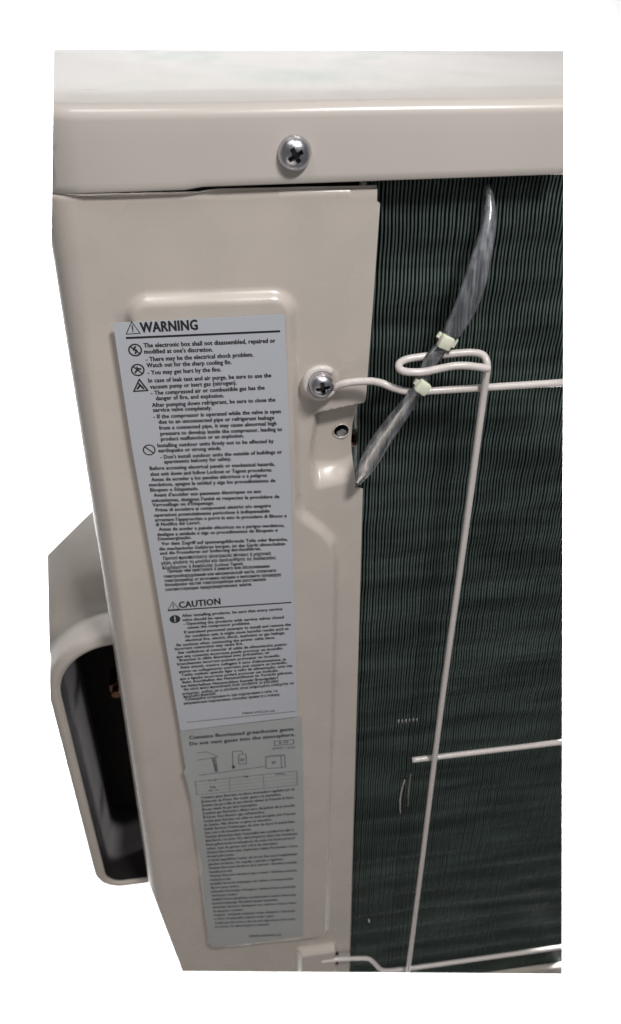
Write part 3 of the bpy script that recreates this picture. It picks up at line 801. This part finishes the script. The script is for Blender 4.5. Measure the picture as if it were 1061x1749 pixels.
strokes('prohibition_symbol', [(0.5, ringpts(i3, 2.3)), (0.5, [add(i3, -1.6, 1.6), add(i3, 1.6, -1.6)])], 0.5, YI, M_ink, warn)
strokes('mandatory_symbol', [], 0.5, YI, M_ink, warn, discs=[(i4[0], i4[1], 2.5)])
strokes('mandatory_mark', [(0.6, [add(i4, 0, 1.4), add(i4, 0, -0.4)]), (0.6, [add(i4, 0, -1.2), add(i4, 0, -1.3)])], 0.5, YI-0.03, M_label, warn)
for c in (i5, i6):
    strokes('alert_triangle', [(0.32, tri(c, 2.6)), (0.45, [add(c, 0, 1.1), add(c, 0, -0.6)]), (0.45, [add(c, 0, -1.2), add(c, 0, -1.3)])], 0.4, YI, M_ink, warn)
strokes('house_drawing', [(0.3, HOUSE1), (0.3, HOUSE2), (0.3, [HOUSE1[2], HOUSE2[1]]), (0.5, HOUSE3[:2]), (0.35, [HOUSE3[3], HOUSE3[2]]), (0.5, [((HOUSE3[0][0]+HOUSE3[3][0])/2, HOUSE3[0][1]), ((HOUSE3[1][0]+HOUSE3[2][0])/2, HOUSE3[1][1])]), (0.35, GROUND)], 0.3, YG, M_ink2, gas)
strokes('gas_cylinder_drawing', [(0.35, POLE), (0.35, DEV), (0.45, ringpts(DROP[1], 0.9, 12))], 0.3, YG, M_ink2, gas, discs=[(DROP[0][0], DROP[0][1], 1.0)], fills=[[(DROP[0][0]-0.8, DROP[0][1]+0.3), (DROP[0][0]+0.8, DROP[0][1]+0.3), (DROP[0][0], DROP[0][1]+2.2)]])
strokes('outdoor_unit_drawing', [(0.35, UNITBOX), (0.45, ringpts(DROP[2], 0.9, 12))], 0.3, YG, M_ink2, gas)
tb = [(0.28, TABLE), (0.2, TV[:2]), (0.2, TV[2:])] + [(0.10, [(-59.9, -322.9-3.0*k), (-4.1, -323.6-3.1*k)]) for k in (1, 2, 3)]
strokes('table_frame', tb, 0.3, YG, M_ink2, gas)
strokes('rating_box', [(0.4, RBOX)], 0.3, YG, M_ink2, gas)
strokes('bracket_line', [(0.25, BRACK)], 0.3, YG, M_ink2, gas)

# ------------------------------------------------------------------ clear plastic tube held by two cable ties
tp = [(71.2, 4, -14.5), (71.3, 0.5, -19.5), (70.4, -3.6, -26.5), (67.8, -7.8, -35.5), (65.0, -11.0, -45), (61.6, -12.4, -55), (57.8, -12.6, -63), (55.2, -12.4, -68), (51.4, -12.6, -73.2), (48.4, -13.4, -79.0), (46.2, -14.4, -84.2), (43.0, -13.8, -91.0), (38.6, -12.2, -99.5), (33.8, -10.4, -109), (29.6, -9.0, -119), (26.6, -7.8, -127), (24.2, -6.8, -133.5)]
tr = [1.0, 1.9, 2.8, 3.8, 4.4, 4.4, 3.6, 2.4, 3.0, 2.6, 2.0, 2.9, 3.6, 4.1, 4.1, 3.1, 1.3]
tf = [1.0, 0.9, 0.75, 0.6, 0.55, 0.55, 0.7, 0.9, 0.7, 0.7, 0.9, 0.6, 0.45, 0.4, 0.35, 0.3, 0.6]
tpp = smooth_path(tp, 6)
def rs(a):
    v = smooth_path([(q, 0, 0) for q in a], 6); return [q.x for q in v]
bm = bmesh.new()
tube_bm(bm, tpp, rs(tr), 20, rs(tf), caps=False); recalc(bm)
tube = from_bm('plastic_tube', bm, M_tube)
tube['label'] = 'clear plastic tube tied to the wire loop in front of the dark fins'
tube['category'] = 'tube'
def tie(c, ang, size, tab, label, axis):
    root = bpy.data.objects.new('cable_tie', None); col.objects.link(root)
    root.location = Vector(c)*MM; root['label'] = label; root['category'] = 'cable tie'; root['group'] = 'cable ties round the plastic tube'
    R = Matrix.Rotation(math.radians(ang), 3, 'Y')
    bm = bmesh.new(); w, h, d = size
    box_bm(bm, -w/2, w/2, -d, 0, -h/2, h/2, 0.55)
    for v in bm.verts: v.co = R @ v.co
    o = from_bm('head', bm, M_tie, root)
    o.data.set_sharp_from_angle(angle=math.radians(40))
    bm = bmesh.new()
    ax = Vector(axis).normalized(); a = Vector((0, -1, 0)); a = (a - ax*a.dot(ax)).normalized(); b = ax.cross(a)
    N = 26; r0 = 1.7
    vs = []
    for k in range(N):
        t = 2*math.pi*k/N
        for rr, s in ((r0, -1.2), (r0+0.7, -1.2), (r0+0.7, 1.2), (r0, 1.2)):
            vs.append(bm.verts.new((Vector((0, 2.2, 0)) + a*rr*math.cos(t) + b*(rr+0.3)*math.sin(t) + ax*s)*MM))
    for k in range(N):
        for j in range(4):
            k2 = (k+1) % N; j2 = (j+1) % 4
            bm.faces.new((vs[k*4+j], vs[k2*4+j], vs[k2*4+j2], vs[k*4+j2]))
    recalc(bm)
    o = from_bm('strap', bm, M_tie, root); o.data.set_sharp_from_angle(angle=math.radians(40))
    if tab:
        bm = bmesh.new(); box_bm(bm, tab[0]-1.5, tab[0]+1.5, 0.2, 1.8, tab[1]-1.9, tab[1]+1.9, 0.4, rot=Matrix.Rotation(math.radians(ang), 3, 'Y'))
        o = from_bm('cut_end', bm, M_tie, root); o.data.set_sharp_from_angle(angle=math.radians(40))
tie((54.9, -13.2, -66.3), 25, (5.0, 5.0, 3.4), (3.6, -1.5), 'upper cable tie round the tube, just above the wire loop', (4, 1.8, 4.7))
tie((46.3, -17.0, -82.9), 38, (5.0, 4.8, 3.2), None, 'lower cable tie, where the tube crosses the guard wire', (2.4, 1, 5.2))
for k, o in enumerate([o for o in col.objects if o.name.startswith('cable_tie')]): pass
